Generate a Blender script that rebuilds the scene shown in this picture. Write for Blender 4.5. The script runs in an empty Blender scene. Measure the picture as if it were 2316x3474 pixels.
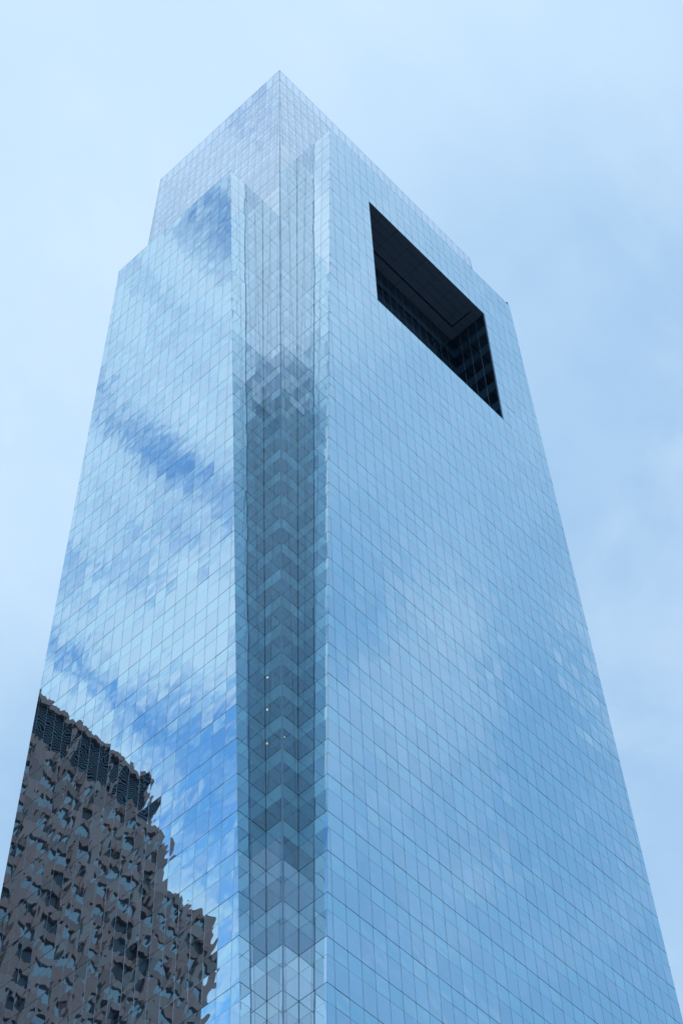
import bpy, math, random
from mathutils import Matrix, Vector
random.seed(7)
S = bpy.context.scene
COL = S.collection

# ------------------------------------------------------------------ units
U = 1.524                       # one curtain-wall module (5 ft) in metres
CZ = -123.1076                  # eye level in module units, floor line 0 is z = 0
def M3(x, y, z):                # module units -> metres, ground at 0
    return Vector((x * U, y * U, (z - CZ) * U + 1.6))

# ------------------------------------------------------------------ camera
def camera():
    cd = bpy.data.cameras.new('camera'); co = bpy.data.objects.new('camera', cd); COL.objects.link(co)
    cd.sensor_fit = 'VERTICAL'; cd.sensor_height = 36.0; cd.lens = 6990.9 / 3474.0 * 36.0
    cd.clip_start = 0.5; cd.clip_end = 20000
    R = Matrix.Rotation(-0.8568, 3, 'Z') @ Matrix.Rotation(2.5692, 3, 'X') @ Matrix.Rotation(-0.048, 3, 'Z')
    co.matrix_world = Matrix.Translation(M3(-50.1384, -48.3153, CZ)) @ R.to_4x4()
    S.camera = co
    return co, R
CAM, CAMR = camera()
CAMP = M3(-50.1384, -48.3153, CZ)
def project(p):
    q = CAMR.transposed() @ (p - CAMP)
    return (1158 + 6990.9 * q.x / -q.z, 1737 - 6990.9 * q.y / -q.z)

# ------------------------------------------------------------------ node helper
class N:
    def __init__(s, tree): s.t = tree
    def __call__(s, kind, ins=None, **kw):
        n = s.t.nodes.new(kind)
        for k, v in kw.items(): setattr(n, k, v)
        for k, v in (ins or {}).items():
            sk = n.inputs[k]
            if hasattr(v, 'is_linked'): s.t.links.new(v, sk)
            else: sk.default_value = v
        return n
    def math(s, op, a, b=0.0, c=None, clamp=False):
        n = s.t.nodes.new('ShaderNodeMath'); n.operation = op; n.use_clamp = clamp
        for i, v in enumerate((a, b, c)):
            if v is None: continue
            if hasattr(v, 'is_linked'): s.t.links.new(v, n.inputs[i])
            else: n.inputs[i].default_value = v
        return n.outputs[0]
    def vmath(s, op, a, b=None):
        n = s.t.nodes.new('ShaderNodeVectorMath'); n.operation = op
        for i, v in enumerate((a, b)):
            if v is None: continue
            if hasattr(v, 'is_linked'): s.t.links.new(v, n.inputs[i])
            else: n.inputs[i].default_value = v
        return n
    def mix(s, f, a, b):
        n = s.t.nodes.new('ShaderNodeMix'); n.data_type = 'RGBA'
        for i, v in ((0, f), (6, a), (7, b)):
            if hasattr(v, 'is_linked'): s.t.links.new(v, n.inputs[i])
            else: n.inputs[i].default_value = v if i == 0 else tuple(v) + (1,) if len(v) == 3 else v
        return n.outputs[2]
    def ramp(s, f, lo, hi):
        n = s.t.nodes.new('ShaderNodeMapRange'); n.interpolation_type = 'SMOOTHSTEP'
        s.t.links.new(f, n.inputs[0]); n.inputs[1].default_value = lo; n.inputs[2].default_value = hi
        return n.outputs[0]

# ------------------------------------------------------------------ world: veiled blue sky with broken high cloud
SUN_AZ, SUN_EL = math.radians(142), math.radians(31)
def world():
    w = bpy.data.worlds.new('World'); S.world = w; w.use_nodes = True
    t = w.node_tree; t.nodes.clear(); n = N(t)
    sky = n('ShaderNodeTexSky', sky_type='NISHITA', sun_disc=False, sun_elevation=SUN_EL,
            sun_rotation=math.radians(90) - SUN_AZ, air_density=1.0, dust_density=0.2, ozone_density=2.0)
    blue = n.vmath('SCALE', sky.outputs[0]); blue.inputs[3].default_value = 0.15
    d = n('ShaderNodeTexCoord').outputs['Generated']
    sep = n('ShaderNodeSeparateXYZ', {0: d})
    zc = n.math('MAXIMUM', sep.outputs[2], 0.0)
    k = n.math('DIVIDE', 1.0, n.math('ADD', zc, 0.22))
    flat = n('ShaderNodeCombineXYZ', {0: n.math('MULTIPLY', sep.outputs[0], k), 1: n.math('MULTIPLY', sep.outputs[1], k)})
    def fbm(scale, off, det, rough, sx=1.0, sy=1.0, rot=0.0, dist=0.0):
        m = n('ShaderNodeMapping', {0: flat.outputs[0], 'Location': off, 'Rotation': (0, 0, rot), 'Scale': (sx, sy, 1)})
        return n('ShaderNodeTexNoise', {'Vector': m.outputs[0], 'Scale': scale, 'Detail': det, 'Roughness': rough, 'Distortion': dist}).outputs[0]
    big = fbm(1.5, (3.1, 7.7, 0), 2, 0.5)
    fine = fbm(10.5, (2.7, 8.1, 0), 6, 0.56, 1.0, 1.8, 0.55, 0.5)
    front = n.vmath('DOT_PRODUCT', flat.outputs[0], (0.90, -0.44, 0)).outputs[1]     # the cloud deck breaks up to one side
    cov = n.math('ADD', n.math('ADD', n.math('MULTIPLY', big, 0.25), n.math('MULTIPLY', fine, 0.75)), n.math('MULTIPLY', front, 0.40))
    cover = n.ramp(cov, 0.15, 0.38)
    # cloud brightens towards the veiled sun and overhead, greyer blue low down away from it
    sd = (math.cos(SUN_EL) * math.cos(SUN_AZ), math.cos(SUN_EL) * math.sin(SUN_AZ), math.sin(SUN_EL))
    dn = n.vmath('DOT_PRODUCT', d, sd).outputs[1]
    soft = fbm(3.0, (9.4, 2.6, 0), 5, 0.52)
    s_ = n.math('ADD', n.math('MULTIPLY', dn, 0.6), n.math('MULTIPLY', zc, 0.9))
    s_ = n.math('ADD', s_, n.math('MULTIPLY', n.math('SUBTRACT', soft, 0.5), 1.15))
    tone = n.ramp(s_, 0.50, 1.17)
    cloud = n.mix(tone, (0.25, 0.475, 0.77), (0.60, 0.81, 1.03))
    mott = n.ramp(fbm(5.0, (21.7, 3.9, 0), 6, 0.55, 1.0, 1.5, 0.4, 0.6), 0.42, 0.72)
    cloud = n.mix(n.math('MULTIPLY', mott, 0.34), cloud, (0.76, 0.89, 1.05))
    blue = n.vmath('MULTIPLY', blue.outputs[0], (0.60, 1.08, 1.35))
    col = n.mix(cover, blue.outputs[0], cloud)
    bg = n('ShaderNodeBackground', {0: col, 1: 1.0})
    out = n('ShaderNodeOutputWorld'); t.links.new(bg.outputs[0], out.inputs[0])
world()

def sun():
    l = bpy.data.lights.new('sun', 'SUN'); l.energy = 1.0; l.angle = math.radians(14); l.color = (1.0, 0.95, 0.88)
    o = bpy.data.objects.new('sun', l); COL.objects.link(o)
    v = Vector((math.cos(SUN_EL) * math.cos(SUN_AZ), math.cos(SUN_EL) * math.sin(SUN_AZ), math.sin(SUN_EL)))
    o.rotation_euler = v.to_track_quat('Z', 'Y').to_euler(); o.location = (0, 0, 500)
sun()
S.view_settings.view_transform = 'Standard'; S.view_settings.look = 'None'
S.view_settings.exposure = 0.0; S.view_settings.gamma = 1.0; S.view_settings.use_curve_mapping = False
S.render.engine = 'CYCLES'
S.cycles.max_bounces = 12; S.cycles.glossy_bounces = 7; S.cycles.transparent_max_bounces = 24
S.cycles.diffuse_bounces = 3; S.cycles.transmission_bounces = 4
S.cycles.use_denoising = True

# ------------------------------------------------------------------ materials
def mat(name):
    m = bpy.data.materials.new(name); m.use_nodes = True; m.node_tree.nodes.clear()
    return m, N(m.node_tree)
def out(m, n, sh):
    o = n('ShaderNodeOutputMaterial'); m.node_tree.links.new(sh, o.inputs[0]); return m

def glass(name, tint, f0, power, trans, tcol, base, wave=0.010, scale=0.6, graze=(0.96, 0.99, 1.0)):
    """coated glazing: mirror-like reflection that grows at grazing angles over a tinted, partly see-through body"""
    m, n = mat(name)
    rnd = n('ShaderNodeAttribute', attribute_type='GEOMETRY', attribute_name='rnd').outputs['Fac']
    pos = n('ShaderNodeNewGeometry').outputs['Position']
    nz = n('ShaderNodeTexNoise', {'Vector': pos, 'W': n.math('MULTIPLY', rnd, 97.0), 'Scale': scale, 'Detail': 0.8, 'Roughness': 0.4},
           noise_dimensions='4D')
    bump = n('ShaderNodeBump', {'Strength': 1.0, 'Distance': wave, 'Height': nz.outputs[0]})
    face = n('ShaderNodeLayerWeight', {0: 0.5}).outputs['Facing']
    g = n.math('POWER', face, power)
    fac = n.math('ADD', n.math('MULTIPLY', g, 1 - f0), f0, clamp=True)
    tv = n.math('ADD', n.math('MULTIPLY', rnd, 0.11), 0.945)
    tn = n.vmath('SCALE', tuple(tint)); m.node_tree.links.new(tv, tn.inputs[3])
    rc = n.mix(g, tn.outputs[0], graze)
    gl = n('ShaderNodeBsdfGlossy', {'Color': rc, 'Roughness': 0.0, 'Normal': bump.outputs[0]})
    bv = n.math('ADD', n.math('MULTIPLY', rnd, 0.5), 0.75)
    bn = n.vmath('SCALE', tuple(base)); m.node_tree.links.new(bv, bn.inputs[3])
    df = n('ShaderNodeBsdfDiffuse', {'Color': bn.outputs[0]})
    body = df.outputs[0]
    if trans > 0:
        tr = n('ShaderNodeBsdfTransparent', {'Color': tuple(tcol) + (1,)})
        body = n('ShaderNodeMixShader', {0: trans, 1: df.outputs[0], 2: tr.outputs[0]}).outputs[0]
    return out(m, n, n('ShaderNodeMixShader', {0: fac, 1: body, 2: gl.outputs[0]}).outputs[0])

def plain(name, col, rough=0.6, metal=0.0, var=0.12, scale=1.5, bump=0.0, spec=0.4):
    m, n = mat(name)
    pos = n('ShaderNodeNewGeometry').outputs['Position']
    nz = n('ShaderNodeTexNoise', {'Vector': pos, 'Scale': scale, 'Detail': 4.0, 'Roughness': 0.6}).outputs[0]
    c = n.mix(nz, [v * (1 - var) for v in col], [v * (1 + var) for v in col])
    b = n('ShaderNodeBsdfPrincipled', {'Base Color': c, 'Roughness': rough, 'Metallic': metal, 'Specular IOR Level': spec})
    if bump:
        bp = n('ShaderNodeBump', {'Strength': 0.6, 'Distance': bump, 'Height': nz}); m.node_tree.links.new(bp.outputs[0], b.inputs['Normal'])
    return out(m, n, b.outputs[0])

SH_SP = glass('shell_spandrel_glass', (0.48, 0.81, 0.92), 0.82, 1.8, 0.0, (1, 1, 1), (0.05, 0.13, 0.20), 0.012)
SH_VI = glass('shell_vision_glass', (0.53, 0.79, 0.93), 0.80, 1.8, 0.5, (0.45, 0.55, 0.68), (0.05, 0.09, 0.15), 0.012)
RT_SP = glass('return_spandrel_glass', (0.44, 0.78, 0.93), 0.46, 2.0, 0.0, (1, 1, 1), (0.14, 0.30, 0.38), 0.004)
RT_VI = glass('return_vision_glass', (0.44, 0.76, 0.94), 0.42, 2.0, 0.75, (0.60, 0.76, 0.84), (0.08, 0.15, 0.20), 0.004)
IN_SP = glass('clear_spandrel_glass', (0.60, 0.78, 0.88), 0.12, 2.8, 0.0, (0.7, 0.8, 0.85), (0.22, 0.38, 0.42), 0.004)
IN_VI = glass('clear_vision_glass', (0.62, 0.78, 0.90), 0.10, 2.8, 0.85, (0.68, 0.82, 0.86), (0.09, 0.14, 0.16), 0.004)
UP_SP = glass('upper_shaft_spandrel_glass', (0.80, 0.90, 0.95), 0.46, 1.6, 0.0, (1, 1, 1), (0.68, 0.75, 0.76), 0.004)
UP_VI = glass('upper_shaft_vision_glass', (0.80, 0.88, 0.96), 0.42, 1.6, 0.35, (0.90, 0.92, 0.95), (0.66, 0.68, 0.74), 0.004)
IM_SP = glass('mid_tone_shaft_spandrel_glass', (0.70, 0.84, 0.92), 0.26, 2.2, 0.0, (1, 1, 1), (0.42, 0.52, 0.58), 0.004)  # shaft glass in a tone between the dark and the pale floors
IM_VI = glass('mid_tone_shaft_vision_glass', (0.70, 0.82, 0.93), 0.24, 2.2, 0.6, (0.8, 0.86, 0.9), (0.30, 0.35, 0.41), 0.004)
RM_SP = glass('half_glare_return_spandrel_glass', (0.56, 0.83, 0.94), 0.58, 1.7, 0.0, (1, 1, 1), (0.26, 0.42, 0.49), 0.004)  # middle step towards the brightened return copy, part of the glare painted in
RM_VI = glass('half_glare_return_vision_glass', (0.56, 0.81, 0.95), 0.55, 1.7, 0.5, (0.75, 0.85, 0.9), (0.22, 0.32, 0.38), 0.004)
UR_SP = glass('painted_glare_return_spandrel_glass', (0.72, 0.90, 0.97), 0.78, 1.5, 0.0, (1, 1, 1), (0.40, 0.58, 0.64), 0.004)  # brightened copy of the return glass, sky glare put into colour and reflectance
UR_VI = glass('painted_glare_return_vision_glass', (0.72, 0.89, 0.98), 0.76, 1.5, 0.4, (0.85, 0.9, 0.94), (0.40, 0.52, 0.58), 0.004)
CR_SP = glass('crown_upper_glass', (0.80, 0.88, 0.97), 0.20, 2.2, 0.86, (0.95, 0.97, 1.0), (0.62, 0.66, 0.74), 0.003)
CR_VI = glass('crown_lower_glass', (0.80, 0.88, 0.97), 0.18, 2.2, 0.90, (0.95, 0.96, 1.0), (0.60, 0.63, 0.73), 0.003)
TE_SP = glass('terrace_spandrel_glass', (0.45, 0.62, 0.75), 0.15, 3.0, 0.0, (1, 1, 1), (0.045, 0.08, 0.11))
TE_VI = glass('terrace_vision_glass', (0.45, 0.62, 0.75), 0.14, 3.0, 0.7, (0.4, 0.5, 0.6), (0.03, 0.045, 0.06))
ALU = plain('mullion_aluminium', (0.30, 0.35, 0.42), 0.45, 0.3, 0.06)
ALU_L = plain('pale_mullion_aluminium', (0.52, 0.58, 0.62), 0.4, 0.2, 0.06)
GASK = plain('dark_floor_joint', (0.02, 0.03, 0.04), 0.7, 0, 0.1)
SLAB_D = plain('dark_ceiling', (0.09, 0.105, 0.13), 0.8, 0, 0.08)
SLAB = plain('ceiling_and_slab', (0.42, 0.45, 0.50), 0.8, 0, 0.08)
CORE = plain('core_wall', (0.38, 0.42, 0.46), 0.8, 0, 0.1)
PENT = plain('penthouse_cladding', (0.86, 0.87, 0.94), 0.6, 0, 0.06)
STEEL = plain('white_steel', (0.84, 0.86, 0.90), 0.5, 0, 0.04)
SOFF = plain('soffit_panel_metal', (0.33, 0.37, 0.43), 0.5, 0.1, 0.12)
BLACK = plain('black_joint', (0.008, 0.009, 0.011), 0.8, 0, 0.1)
BLIND = plain('pale_blind', (0.66, 0.66, 0.74), 0.8, 0, 0.06)

# ------------------------------------------------------------------ mesh helpers
class MB:
    def __init__(s): s.v = []; s.f = []; s.mi = []; s.r = []
    def poly(s, pts, mi=0, r=0.5):
        b = len(s.v); s.v += [tuple(p) for p in pts]; s.f.append(tuple(range(b, b + len(pts)))); s.mi.append(mi); s.r.append(r)
    def hexa(s, q, off, mi=0, r=0.5):
        """prism from a front polygon q pushed by vector off"""
        b = len(s.v); k = len(q); s.v += [tuple(p) for p in q] + [tuple(p + off) for p in q]
        fs = [tuple(range(b, b + k)), tuple(range(b + 2 * k - 1, b + k - 1, -1))]
        fs += [(b + i, b + k + i, b + k + (i + 1) % k, b + (i + 1) % k) for i in range(k)]
        s.f += fs; s.mi += [mi] * len(fs); s.r += [r] * len(fs)
    def box(s, lo, hi, mi=0, r=0.5):
        x0, y0, z0 = lo; x1, y1, z1 = hi
        s.hexa([Vector((x0, y0, z0)), Vector((x0, y1, z0)), Vector((x1, y1, z0)), Vector((x1, y0, z0))], Vector((0, 0, z1 - z0)), mi, r)
    def bar(s, a, b, w, d, mi=0):
        """square bar from a to b"""
        a = Vector(a); b = Vector(b); t = (b - a).normalized()
        up = Vector((0, 0, 1)) if abs(t.z) < .9 else Vector((1, 0, 0))
        e = t.cross(up).normalized() * w / 2; g = t.cross(e).normalized() * d / 2
        s.hexa([a - e - g, a + e - g, a + e + g, a - e + g], b - a, mi)
    def build(s, name, mats, parent=None, rnd=False):
        me = bpy.data.meshes.new(name); me.from_pydata(s.v, [], s.f)
        for m in (mats if isinstance(mats, (list, tuple)) else [mats]): me.materials.append(m)
        me.polygons.foreach_set('material_index', s.mi)
        if rnd:
            at = me.attributes.new('rnd', 'FLOAT', 'FACE'); at.data.foreach_set('value', s.r)
        me.update()
        o = bpy.data.objects.new(name, me); COL.objects.link(o)
        if parent: o.parent = parent
        return o
def tag(o, label=None, cat=None, group=None, kind=None):
    for k, v in (('label', label), ('category', cat), ('group', group), ('kind', kind)):
        if v: o[k] = v
    return o

# ------------------------------------------------------------------ tower geometry (module units)
W, L = 39.0555, 26.987
FH = 3.0961
def b_(z): return 4.6747 + 0.0331 * z        # where a mirror wall ends beside the corner notch
def c_(z): return 3.0115 + 0.0221 * z        # depth of the inner glass shaft behind the mirror walls
def zl(n):
    if n < -3: return FH * (3 - (n + 3) * 1.1457)
    if n > 13: return -FH * (13 + (n - 13) * 1.0199)
    return -FH * n
ZT = 79.57                                    # crown top
ZB = CZ - 1.6 / U                             # pavement
NB = 38
TOPL, TOPR = -14, -17                         # top floor line of the mirror walls on x = 0 and on y = 0
OX0, OX1 = 11.5, 27.5                         # sky terrace opening
OZ0, OZ1 = zl(-9), zl(-14) + 0.60 * 0 + (zl(-15) - zl(-14)) * 0.60

tower = bpy.data.objects.new('skyscraper', None); COL.objects.link(tower)
tag(tower, 'tall mirror-glass skyscraper with notched glass corner and dark rectangular terrace opening near its top', 'skyscraper')

GAP = 0.022
def rows(n0, n1, ztop=None):
    """(z_low, z_high, is_spandrel) for every pane row from line n0 down to line n1"""
    R = []
    if ztop is not None: R.append((zl(n0), ztop, False))
    for n in range(n0, n1):
        a, b = zl(n), zl(n + 1); m = a - 0.4 * (a - b)
        R.append((m, a, True)); R.append((b, m, False))
    if n1 == NB: R.append((ZB + 0.1, zl(NB), False))
    return R

def wall(label, P, nrm, rws, span, grid, mats, frame, keep=300, holes=(), tilt=0.0032, floorbar=0.045, vbar=0.03, detail=True, gfl=0.036, pick=None):
    """a curtain wall: P(u, z) -> point, nrm outward, span(z) -> (u0, u1), grid = mullion positions"""
    nrm = Vector(nrm)
    panes = []; fr = MB()
    for (z0, z1, sp) in rws:
        lo1, hi1 = span(z1); lo0, hi0 = span(z0)
        if True:
            if callable(grid):
                g0, g1 = grid(z0), grid(z1)
                if len(g0) != len(g1): g0 = g1 = []
            else: g0 = g1 = [g for g in grid if g - max(lo1, lo0) > 0.17 and min(hi1, hi0) - g > 0.17]
            e0 = [lo0] + g0 + [hi0]; e1 = [lo1] + g1 + [hi1]
            for i in range(len(e0) - 1):
                uc = (e0[i] + e0[i + 1]) / 2; zc = (z0 + z1) / 2
                if any(h[0] < uc < h[1] and h[2] < zc < h[3] for h in holes): continue
                panes.append((e0[i], e0[i + 1], e1[i], e1[i + 1], z0, z1, sp))
    # frame: one transom per row and mullion pieces beside every pane, set back behind the glass face
    back = -nrm * 0.14
    for (a, b, c, d, z0, z1, sp) in panes:
        w = vbar
        e = (P(b, z0) - P(a, z0)).normalized()
        up = Vector((0, 0, 1))
        s = -nrm * 0.012
        for (ua, ub) in ((a, c), (b, d)):
            if is_end(span, z0, ua):          # slim edge bar kept well behind the glass
                sg = 1 if ua == a else -1
                fr.hexa([P(ua, z0) + s * 6, P(ua, z0) + e * .02 * sg + s * 6, P(ub, z1) + e * .02 * sg + s * 6, P(ub, z1) + s * 6], back * .4, 0)
        if not is_end(span, z0, a): fr.hexa([P(a, z0) - e * w + s, P(a, z0) + e * w + s, P(c, z1) + e * w + s, P(c, z1) - e * w + s], back, 0)
        h = floorbar if sp else 0.018
        s2 = -nrm * (0.006 if sp else 0.009)
        fr.hexa([P(c, z1) - up * h + s2, P(d, z1) - up * h + s2, P(d, z1) + up * h + s2, P(c, z1) + up * h + s2], back * 0.8, 1 if sp else 2)
    part = fr.build('curtain_wall', [frame[0], frame[1], frame[2]], tower)
    if label: part['label'] = label
    # panes
    recs = []
    for (a, b, c, d, z0, z1, sp) in panes:
        e = (P(b, z0) - P(a, z0)).normalized(); up = Vector((0, 0, 1))
        lo_, hi_ = (0.018, gfl) if sp else (gfl, 0.018)        # wide joint at the floor line, slim one at the mid rail
        q = [P(a, z0) + e * GAP + up * lo_, P(b, z0) - e * GAP + up * lo_, P(d, z1) - e * GAP - up * hi_, P(c, z1) + e * GAP - up * hi_]
        if (q[1] - q[0]).dot(e) < 0.03 and (q[2] - q[3]).dot(e) < 0.03: continue
        cen = sum(q, Vector()) / 4
        tx, tz = random.gauss(0, tilt), random.gauss(0, tilt)
        q = [p + nrm * (tx * (p - cen).dot(e) + tz * (p - cen).z + 0.004) for p in q]
        area = 0
        if detail:
            s = [project(p) for p in q]
            cx = sum(p[0] for p in s) / 4; cy = sum(p[1] for p in s) / 4
            if -40 < cx < 2356 and -40 < cy < 3514:
                area = abs(sum(s[i][0] * s[(i + 1) % 4][1] - s[(i + 1) % 4][0] * s[i][1] for i in range(4))) / 2
        # front face must look outward
        if (q[1] - q[0]).cross(q[3] - q[0]).dot(nrm) < 0: q = q[::-1]
        r = random.random()
        recs.append((area, q, pick(sp, (z0 + z1) / 2, r) if pick else 0 if sp else 1, r))
    recs.sort(key=lambda r: -r[0])
    rest = MB(); off = -nrm * 0.02
    for i, (ar, q, mi, r) in enumerate(recs):
        if i < keep and ar > 0:
            m = MB(); m.hexa(q, off, 0, r); m.build('glass_pane', mats[mi], part, rnd=True)
        else:
            rest.hexa(q, off, mi, r)
    if rest.f:
        tag(rest.build('glass_panes', list(mats), part, rnd=True), kind='stuff')
    return part
def is_end(span, z, u):
    lo, hi = span(z + 1e-6)
    return abs(u - lo) < 1e-3 or abs(u - hi) < 1e-3

FR = (ALU, GASK, ALU); FRC = (ALU_L, ALU, ALU_L); FRL = (ALU_L, GASK, ALU)
gx = [19.528 + (k - 20) + 0.0 - 0.028 for k in range(0, 41)]
gy = [13.5 + (k - 14) for k in range(0, 29)]
ct = c_(ZT)
giy = [ct + k * (L - 2 * ct) / 18 for k in range(-5, 24)]
gix = [ct + k * (W - 2 * ct) / 30 for k in range(-5, 36)]

def shell(z): return b_(z)
# mirror walls -------------------------------------------------------------
hole = (OX0, OX1, OZ0, OZ1)
rowsR = rows(TOPR, NB)
wall('broad mirror glass wall around the terrace opening', lambda u, z: M3(u, 0, z), (0, -1, 0), rowsR,
     lambda z: (b_(z), W - b_(z)), gx, (SH_SP, SH_VI), FR, holes=(hole,))
wall('narrower mirror glass wall reflecting a brown tower', lambda u, z: M3(0, u, z), (-1, 0, 0), rows(TOPL, NB),
     lambda z: (b_(z), L - b_(z)), gy, (SH_SP, SH_VI), FR)
# returns beside the near notch
FLOORTONE = {}
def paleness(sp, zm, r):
    """0 dark panes, 1 mid tone, 2 pale panes at the top and the foot of the shaft"""
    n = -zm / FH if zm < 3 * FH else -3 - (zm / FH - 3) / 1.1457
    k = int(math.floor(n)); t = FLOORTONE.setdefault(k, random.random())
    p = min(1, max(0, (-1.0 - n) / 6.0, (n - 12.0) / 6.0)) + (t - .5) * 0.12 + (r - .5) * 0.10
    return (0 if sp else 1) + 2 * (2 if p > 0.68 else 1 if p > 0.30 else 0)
for (who, P, nv, top) in (('narrower', lambda u, z: M3(u, b_(z), z), (0, -1, 0), TOPL), ('broad', lambda u, z: M3(b_(z), u, z), (-1, 0, 0), TOPR)):
    wall('narrow return wall of the %s mirror side' % who, P, nv, rows(top, NB), lambda z: (0, c_(z)), [1, 2, 3, 4], (RT_SP, RT_VI, RM_SP, RM_VI, UR_SP, UR_VI), FR, pick=paleness)  # returns swap to brightened glass copies at top and foot, painting in glare
for (P, nv, top, g) in ((lambda u, z: M3(c_(z), u, z), (-1, 0, 0), TOPL, giy), (lambda u, z: M3(u, c_(z), z), (0, -1, 0), TOPR, gix)):
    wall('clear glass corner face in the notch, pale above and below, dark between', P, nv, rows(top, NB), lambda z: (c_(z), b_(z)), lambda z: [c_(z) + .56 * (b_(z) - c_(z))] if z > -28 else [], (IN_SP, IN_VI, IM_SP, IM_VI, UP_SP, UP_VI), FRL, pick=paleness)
wall('see-through glass screen of the crown', lambda u, z: M3(c_(z), u, z), (-1, 0, 0), rows(-22, TOPL, ZT),
     lambda z: (c_(z), L - c_(z)), giy, (CR_SP, CR_VI), FRC, vbar=0.045, floorbar=0.045)
wall('see-through glass screen of the crown', lambda u, z: M3(u, c_(z), z), (0, -1, 0), rows(-22, TOPR, ZT),
     lambda z: (c_(z), W - c_(z)), gix, (CR_SP, CR_VI), FRC, vbar=0.045, floorbar=0.045)
# terrace: glazed back wall and end wall
rowsT = [r for r in rows(-15, -9) if r[0] < OZ1 - .1]
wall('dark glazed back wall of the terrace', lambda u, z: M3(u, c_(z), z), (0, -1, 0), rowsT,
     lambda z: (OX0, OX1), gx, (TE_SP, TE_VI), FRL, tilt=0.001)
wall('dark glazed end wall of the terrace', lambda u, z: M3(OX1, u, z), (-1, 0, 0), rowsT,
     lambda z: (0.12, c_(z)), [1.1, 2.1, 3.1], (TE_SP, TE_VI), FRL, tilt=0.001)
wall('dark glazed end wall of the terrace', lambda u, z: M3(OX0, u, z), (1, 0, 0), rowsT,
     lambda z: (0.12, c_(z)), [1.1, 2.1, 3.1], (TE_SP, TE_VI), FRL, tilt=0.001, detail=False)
# sides turned away from the street corner, same construction
wall(None, lambda u, z: M3(u, L, z), (0, 1, 0), rowsR, lambda z: (b_(z), W - b_(z)), gx, (SH_SP, SH_VI), FR, detail=False)
wall(None, lambda u, z: M3(W, u, z), (1, 0, 0), rows(TOPL, NB), lambda z: (b_(z), L - b_(z)), gy, (SH_SP, SH_VI), FR, detail=False)
for (fx, fy) in ((1, 0), (0, 1), (1, 1)):
    X = (lambda x: W - x) if fx else (lambda x: x)
    Y = (lambda y: L - y) if fy else (lambda y: y)
    nx, ny = (1 if fx else -1), (1 if fy else -1)
    wall(None, lambda u, z, X=X, Y=Y: M3(X(u), Y(b_(z)), z), (0, ny, 0), rows(TOPL, NB), lambda z: (0, c_(z)), [1, 2, 3, 4], (RT_SP, RT_VI), FR, detail=False)
    wall(None, lambda u, z, X=X, Y=Y: M3(X(b_(z)), Y(u), z), (nx, 0, 0), rows(TOPR, NB), lambda z: (0, c_(z)), [1, 2, 3, 4], (RT_SP, RT_VI), FR, detail=False)
    wall(None, lambda u, z, X=X, Y=Y: M3(X(c_(z)), Y(u), z), (nx, 0, 0), rows(TOPL, NB), lambda z: (c_(z), b_(z)), giy, (IN_SP, IN_VI), FRL, detail=False)
    wall(None, lambda u, z, X=X, Y=Y: M3(X(u), Y(c_(z)), z), (0, ny, 0), rows(TOPR, NB), lambda z: (c_(z), b_(z)), gix, (IN_SP, IN_VI), FRL, detail=False)
wall(None, lambda u, z: M3(W - c_(z), u, z), (1, 0, 0), rows(-22, TOPL, ZT), lambda z: (c_(z), L - c_(z)), giy, (CR_SP, CR_VI), FR, detail=False)
wall(None, lambda u, z: M3(u, L - c_(z), z), (0, 1, 0), rows(-22, TOPR, ZT), lambda z: (c_(z), W - c_(z)), gix, (CR_SP, CR_VI), FR, detail=False)

# corner posts -------------------------------------------------------------
def post(f, z0, z1, w, m):
    mb = MB(); a, b = f(z0), f(z1); h = w / 2
    mb.hexa([a + Vector((-h, -h, 0)), a + Vector((h, -h, 0)), a + Vector((h, h, 0)), a + Vector((-h, h, 0))], b - a)
    return mb.build('corner_post', m, tower)
post(lambda z: M3(c_(z), c_(z), z), ZB, zl(TOPR), 0.08, ALU)
post(lambda z: M3(c_(z), c_(z), z), zl(TOPR), ZT, 0.05, ALU_L)
post(lambda z: M3(0, b_(z), z) + Vector((.03, .03, 0)), ZB, zl(TOPL), 0.03, ALU_L)
post(lambda z: M3(b_(z), 0, z) + Vector((.03, .03, 0)), ZB, zl(TOPR), 0.03, ALU_L)
post(lambda z: M3(c_(z), b_(z), z), ZB, zl(TOPL), 0.05, GASK)
post(lambda z: M3(b_(z), c_(z), z), ZB, zl(TOPR), 0.05, GASK)
post(lambda z: M3(W - b_(z), 0, z) + Vector((-.03, .03, 0)), ZB, zl(TOPR), 0.03, ALU_L)
post(lambda z: M3(0, L - b_(z), z) + Vector((.03, -.03, 0)), ZB, zl(TOPL), 0.03, ALU_L)
post(lambda z: M3(c_(z), L - c_(z), z), zl(TOPL), ZT, 0.05, STEEL)
post(lambda z: M3(W - c_(z), c_(z), z), zl(TOPR), ZT, 0.05, STEEL)

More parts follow.
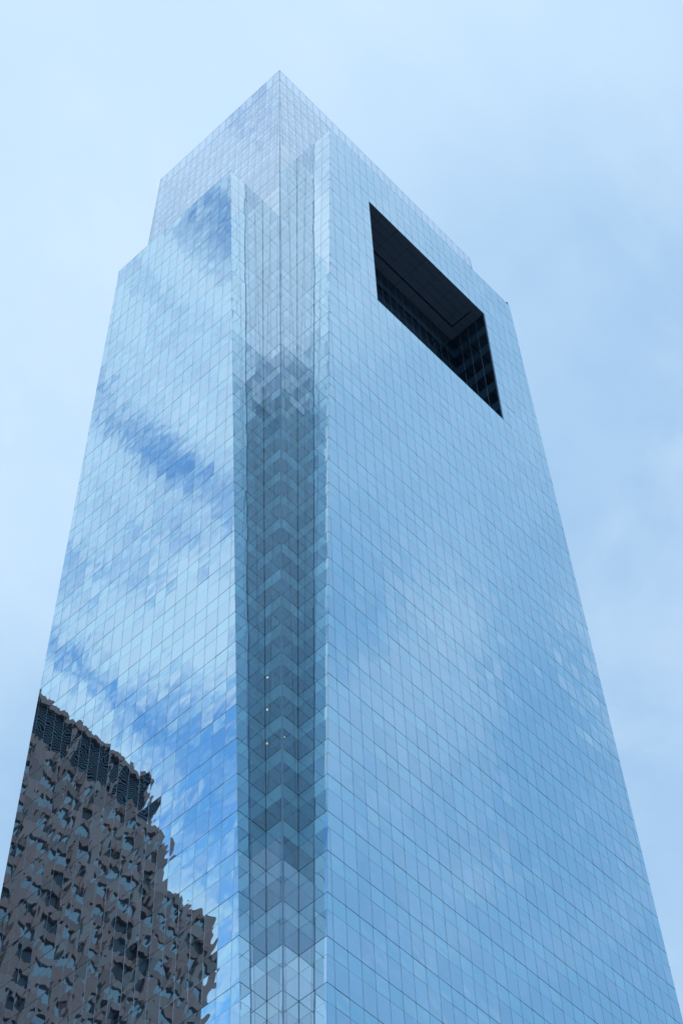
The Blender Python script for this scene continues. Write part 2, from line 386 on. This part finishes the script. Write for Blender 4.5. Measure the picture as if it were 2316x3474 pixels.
# floor slabs --------------------------------------------------------------
def outline(z, i, yhole=None):
    b, c = b_(z) + i, c_(z) + i; o = i
    p = [(o, b), (c, b), (c, c), (b, c), (b, o)]
    p = p if yhole is None else p
    right = [(W - b, o), (W - b, c), (W - c, c), (W - c, b), (W - o, b)]
    far = [(W - o, L - b), (W - c, L - b), (W - c, L - c), (W - b, L - c), (W - b, L - o)]
    lef = [(b, L - o), (b, L - c), (c, L - c), (c, L - b), (o, L - b)]
    mid = []
    if yhole: mid = [(OX0 - i, o), (OX0 - i, yhole), (OX1 + i, yhole), (OX1 + i, o)]
    return p + mid + right + far + lef
def inner_outline(z, i):
    c = c_(z) + i
    return [(c, c), (W - c, c), (W - c, L - c), (c, L - c)]
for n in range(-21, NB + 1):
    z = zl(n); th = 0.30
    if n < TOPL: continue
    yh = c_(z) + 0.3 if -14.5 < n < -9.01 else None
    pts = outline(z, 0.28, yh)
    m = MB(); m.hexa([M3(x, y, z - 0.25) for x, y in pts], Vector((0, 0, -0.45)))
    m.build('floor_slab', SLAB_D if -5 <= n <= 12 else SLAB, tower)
for n in (-17, -16, -15):
    z = zl(n)
    pts = [(b_(z) + .3, .3), (W - b_(z) - .3, .3), (W - b_(z) - .3, L - .3), (b_(z) + .3, L - .3)]
    if n > -17:
        pass
    m = MB(); m.hexa([M3(x, y, z - 0.25) for x, y in pts], Vector((0, 0, -0.45))); m.build('floor_slab', SLAB, tower)
m = MB(); m.hexa([M3(x, y, ZB) for x, y in ((9, 8), (W - 9, 8), (W - 9, L - 8), (9, L - 8))], M3(0, 0, zl(-15)) - M3(0, 0, ZB)); m.build('core_wall', CORE, tower)

# interior of the glass corner: columns, pale blinds, lit ceiling lamps
for (x, y) in ((6.6, 6.6),):
    m = MB(); k = 14
    q = [M3(x, y, ZB) + Vector((.45 * math.cos(2 * math.pi * i / k), .45 * math.sin(2 * math.pi * i / k), 0)) for i in range(k)]
    m.hexa(q, M3(0, 0, zl(-15)) - M3(0, 0, ZB)); m.build('column', BLIND, tower)
LAMP, ln = mat('lamp_glow')
out(LAMP, ln, ln('ShaderNodeEmission', {0: (1.0, 0.72, 0.38, 1), 1: 3.5}).outputs[0])
for (x, y, n) in ((2.9, 4.10, 8), (2.9, 4.10, 9), (2.9, 4.10, 10), (3.3, 3.1, 10)):
    c = M3(x, y, zl(n) - 0.60); m = MB(); k = 10; r = 0.10
    q = [c + Vector((r * math.cos(2 * math.pi * i / k), r * math.sin(2 * math.pi * i / k), 0)) for i in range(k)]
    m.hexa(q[::-1], Vector((0, 0, 0.12))); m.build('ceiling_lamp', LAMP, tower)

# drawn blinds behind the clear corner panes of the lowest and highest floors in view
for n in list(range(-4, 24)):
    za, zb = zl(n) - 0.45 * (zl(n) - zl(n + 1)), zl(n + 1) + 0.15
    if n < 13 and random.random() > 0.35: continue
    if n < 13 or random.random() < 0.25: zb = za - random.uniform(.25, .8) * (za - zb)
    i = 0.32
    for k in range(2):
        c0, c1, b0, b1 = c_(zb) + i, c_(za) + i, b_(zb) - .1, b_(za) - .1
        q = [M3(c0, c0 + .06, zb), M3(c0, b0, zb), M3(c1, b1, za), M3(c1, c1 + .06, za)]
        if k: q = [M3(c0 + .06, c0, zb), M3(b0, c0, zb), M3(b1, c1, za), M3(c1 + .06, c1, za)]
        mb = MB(); mb.hexa(q, Vector((.02, 0, 0)) if not k else Vector((0, .02, 0))); mb.build('blind', BLIND if n > 12 else SLAB, tower)

# sky terrace --------------------------------------------------------------
cs = c_(OZ1)
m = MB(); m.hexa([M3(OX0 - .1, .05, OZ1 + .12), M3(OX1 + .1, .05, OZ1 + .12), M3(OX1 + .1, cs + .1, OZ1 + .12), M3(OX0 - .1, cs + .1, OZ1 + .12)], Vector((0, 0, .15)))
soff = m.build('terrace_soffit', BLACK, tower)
ys = [0.02, 0.77, 1.54, 2.31, 3.03, 3.14, cs]
for i in range(8):
    for j in range(6):
        if j == 4 and i != 7: continue
        x0, x1, y0, y1 = OX0 + 2 * i, OX0 + 2 * i + 2, ys[j], ys[j + 1]
        cells = [(x0, x1)]
        if i == 7: cells = [(x0, 26.40), (26.50, x1)] if 0 < j < 5 else [(x0, x1)]
        for kk, (xa, xb) in enumerate(cells):
            if j == 4 and i == 7 and kk == 0: continue
            g = 0.016; mm = MB()
            mm.hexa([M3(xa + g, y0 + g, OZ1), M3(xa + g, y1 - g, OZ1), M3(xb - g, y1 - g, OZ1), M3(xb - g, y0 + g, OZ1)], Vector((0, 0, 0.08)))
            mm.build('soffit_panel', SOFF, soff)
m = MB(); m.hexa([M3(OX0 + .02, .05, OZ0 - .02), M3(OX1 - .02, .05, OZ0 - .02), M3(OX1 - .02, c_(OZ0), OZ0 - .02), M3(OX0 + .02, c_(OZ0), OZ0 - .02)], Vector((0, 0, -.25)))
m.build('terrace_deck', SLAB, tower)
m = MB(); m.hexa([M3(OX1 - .01, -.01, OZ0), M3(OX1 + .10, -.01, OZ0), M3(OX1 + .10, .11, OZ0), M3(OX1 - .01, .11, OZ0)], M3(0, 0, OZ1) - M3(0, 0, OZ0)); m.build('jamb_trim', ALU_L, tower)
m = MB(); m.hexa([M3(OX0 - .06, .01, OZ0), M3(OX0 + .005, .01, OZ0), M3(OX0 + .005, .11, OZ0), M3(OX0 - .06, .11, OZ0)], M3(0, 0, OZ1) - M3(0, 0, OZ0)); m.build('jamb_trim', SOFF, tower)

# crown: penthouse, steel frame behind the screen, parapet caps -------------
z0, z1 = zl(-15), zl(-18) - .4
i0 = 1.7
q0 = [(c_(z0) + i0, c_(z0) + i0), (W - c_(z0) - 3.0, c_(z0) + i0), (W - c_(z0) - 3.0, L - c_(z0) - 3.6), (c_(z0) + i0, L - c_(z0) - 3.6)]
m = MB(); m.hexa([M3(x, y, z0) for x, y in q0], M3(0, 0, z1) - M3(0, 0, z0)); m.build('penthouse', PENT, tower)
def steel(a, b, w):
    m = MB(); m.bar(a, b, w, w); m.build('steel_member', STEEL, tower)
i1 = 0.55
for y in giy:
    if ct + .2 < y < L - ct - .2:
        steel(M3(c_(zl(-17)) + i1, y, zl(-17)), M3(c_(ZT) + i1, y, ZT - .5), 0.16)
for x in gix:
    if ct + .2 < x < W - ct - .2:
        steel(M3(x, c_(zl(-18)) + i1, zl(-18)), M3(x, c_(ZT) + i1, ZT - .5), 0.16)
for n in (-15, -16, -17, -18, -19, -20, -21, -22):
    z = zl(n) - .7; c = c_(z) + i1
    steel(M3(c, c, z), M3(c, L - c, z), 0.22); steel(M3(c, c, z), M3(W - c, c, z), 0.22)
z = ZT - .8; c = c_(z) + i1
steel(M3(c, c, z), M3(c, L - c, z), 0.2); steel(M3(c, c, z), M3(W - c, c, z), 0.2)
for n in range(-21, -14):                     # cross bracing at the open end of the crown
    za, zb = zl(n), zl(n - 1); ca = c_(za) + 1.0
    steel(M3(ca, L - ca - .1, za), M3(ca + .0, L - ca - 2.9, zb), 0.26); steel(M3(ca, L - ca - 2.9, za), M3(ca, L - ca - .1, zb), 0.26)
    steel(M3(W - ca - 2.9, ca, za), M3(W - ca - .1, ca, zb), 0.26)
    steel(M3(ca, L - ca - .1, za - .5), M3(ca + 5, L - ca - .1, za - .5), 0.28)
def cap(a, b, w, h, m):
    mb = MB(); mb.bar(a, b, w, h); mb.build('parapet_cap', m, tower)
zr = zl(TOPR); zq = zl(TOPL)
cap(M3(b_(zr), .03, zr), M3(W - b_(zr), .03, zr), .10, .10, ALU); cap(M3(.03, b_(zq), zq), M3(.03, L - b_(zq), zq), .10, .10, ALU)
# roofs of the mirror slabs
for (pts, z) in (([(b_(zr), .1), (W - b_(zr), .1), (W - b_(zr), c_(zr)), (b_(zr), c_(zr))], zr), ([(.1, b_(zq)), (c_(zq), b_(zq)), (c_(zq), L - b_(zq)), (.1, L - b_(zq))], zq)):
    m = MB(); m.hexa([M3(x, y, z - .12) for x, y in pts], Vector((0, 0, -.25))); m.build('shell_roof', SLAB, tower)
# small davit bracket at the far end of the broad wall
p = M3(W - b_(zr) - .15, .1, zr); m = MB()
m.hexa([p + Vector((-.5, 0, 0)), p + Vector((.25, 0, 0)), p + Vector((.22, 0, 1.2)), p + Vector((-.05, 0, 1.3))], Vector((0, .5, 0))); m.build('davit_bracket', GASK, tower)

# ------------------------------------------------------------------ brown tower across the street, seen only as a reflection
STONE = plain('brown_granite', (0.60, 0.29, 0.21), 0.55, 0, 0.16, 0.9, 0.004)
STONE_B = plain('pale_pink_granite', (0.66, 0.35, 0.27), 0.55, 0, 0.14, 0.9, 0.004)
STONE_C = plain('dark_brown_granite', (0.44, 0.22, 0.16), 0.5, 0, 0.16, 0.9, 0.004)
STONE_D = plain('dark_louvre_metal', (0.075, 0.085, 0.10), 0.5, 0.3, 0.2)
OFFG = glass('office_window_glass', (0.75, 0.85, 0.88), 0.17, 3.0, 0.0, (1, 1, 1), (0.15, 0.17, 0.18), 0.003)
OFFD = plain('dark_window_recess', (0.045, 0.042, 0.045), 0.4, 0, 0.2)
brown = bpy.data.objects.new('office_tower', None); COL.objects.link(brown)
K = 0.876
def vx(x): return -(-50.1384 + K * (x + 50.1384))      # mirrored in the narrower wall
def vz(z): return CZ + K * (z - CZ)
Y0 = -48.3153 + K * 108.3153
blocks = [(vx(42.3), -8.0, vz(44.6), vz(38.2)), (vx(44.2), -8.0, vz(38.2), None), (vx(51.0), vx(44.2) - .02, vz(31.0), None)]
brown.location = M3((vx(44.2) - 8) / 2, Y0, ZB)
tag(brown, 'stepped brown granite office tower mirrored in the lower part of the narrower glass wall', 'office tower')
INV = Matrix.Translation(-brown.location)
def bbuild(m, name, mats, kind=None, rnd=False):
    o = m.build(name, mats, brown, rnd); o.data.transform(INV)
    if kind: o['kind'] = kind
    return o
for bi, (x0, x1, zt, zb) in enumerate(blocks):
    A = M3(x0, Y0, ZB); Bp = M3(x1, Y0 + 26, zt)
    lo = (A.x, A.y, A.z if zb is None else M3(0, 0, zb).z); hi = (Bp.x, Bp.y, Bp.z)
    dz = 0.12
    m = MB(); m.box((lo[0] + .5, lo[1] + .5, lo[2]), (hi[0] - .5, hi[1] - .5, hi[2] - .3)); bbuild(m, 'wall', OFFD)
    st = MB(); gl = MB(); lv = MB()
    px = 3.6; fl = 3.9; yo = 0.06 * bi
    nx = int((hi[0] - lo[0]) / px); px = (hi[0] - lo[0]) / nx
    nz = int((hi[2] - lo[2]) / fl)
    if bi == 0:
        nb = int((hi[2] - lo[2]) / 0.6)
        for i in range(nb):
            z = hi[2] - (i + 1) * 0.6
            lv.box((lo[0] + .2, lo[1] - .05, z), (hi[0] - .2, lo[1] + .25, z + .33))
        bbuild(lv, 'louvre', STONE_D, 'stuff')
        for i in range(0, nx + 1, 2): st.box((lo[0] + i * px - .3, lo[1] - .35, lo[2]), (lo[0] + i * px + .3, lo[1] + .3, hi[2] + .4))
        st.box((lo[0] - .3, lo[1] - .5, hi[2] - .9), (hi[0], lo[1] + .5, hi[2] + .3))
        bbuild(st, 'stone_pier', STONE, 'stuff')
        continue
    for j in range(nz + 1):                    # dressed stone in storey-high pieces of slightly different tone
        z = hi[2] - j * fl; zlow = max(lo[2], z - fl)
        for i in range(nx + 1):
            w = .62 if i % 3 else .95
            st.box((lo[0] + i * px - w, lo[1] - .36 + yo, zlow + .02), (lo[0] + i * px + w, lo[1] + .55, z - .02 + (.35 if j == 0 else 0)), random.choice((0, 0, 0, 1, 2)))
        for i in range(nx):
            if z - 1.6 > lo[2]:
                st.box((lo[0] + i * px + .3, lo[1] - .16 + yo, z - 1.6), (lo[0] + (i + 1) * px - .3, lo[1] + .5, z), random.choice((0, 0, 1, 1, 2)))
    bbuild(st, 'stone_cladding', [STONE, STONE_B, STONE_C], 'stuff')
    for j in range(nz):
        z = hi[2] - j * fl
        for i in range(nx):
            c = lo[0] + (i + .5) * px
            q = [Vector((c - 1.12, lo[1] + .22, z - fl + .04)), Vector((c + 1.12, lo[1] + .22, z - fl + .04)), Vector((c + 1.12, lo[1] + .22, z - 1.64)), Vector((c - 1.12, lo[1] + .22, z - 1.64))]
            t = random.gauss(0, .004); q = [p + Vector((0, t * (k % 2), 0)) for k, p in enumerate(q)]
            gl.hexa(q, Vector((0, .05, 0)), 0 if random.random() < .8 else 1, random.random())
    bbuild(gl, 'window', [OFFG, OFFD], 'stuff', True)
# rooftop mast details
for k in range(7):
    x = M3(blocks[0][0] + 1 + k * 2.9, 0, 0).x; zt = M3(0, 0, blocks[0][2]).z
    m = MB(); m.bar((x, M3(0, Y0, 0).y + .8, zt), (x, M3(0, Y0, 0).y + .8, zt + random.uniform(1, 3)), .12, .12); bbuild(m, 'mast', STONE_D)

# ------------------------------------------------------------------ ground
ASPH = plain('asphalt', (0.05, 0.05, 0.055), 0.9, 0, 0.25, 3.0, 0.004)
PAVE = plain('granite_paving', (0.26, 0.25, 0.24), 0.8, 0, 0.15, 2.0, 0.003)
m = MB(); m.poly([Vector((-4000, -4000, 0)), Vector((4000, -4000, 0)), Vector((4000, 4000, 0)), Vector((-4000, 4000, 0))]); tag(m.build('ground', ASPH), kind='structure')
m = MB(); m.box((-9, -30, 0.004), (W * U + 9, L * U + 9, 0.14)); 
tag(m.build('pavement', PAVE), kind='structure')
m = MB(); m.box((M3(-45, 0, 0).x, M3(0, Y0, 0).y - 6, 0.004), (M3(-5.5, 0, 0).x, M3(0, Y0 + 30, 0).y, 0.13)); tag(m.build('pavement', PAVE), kind='structure')
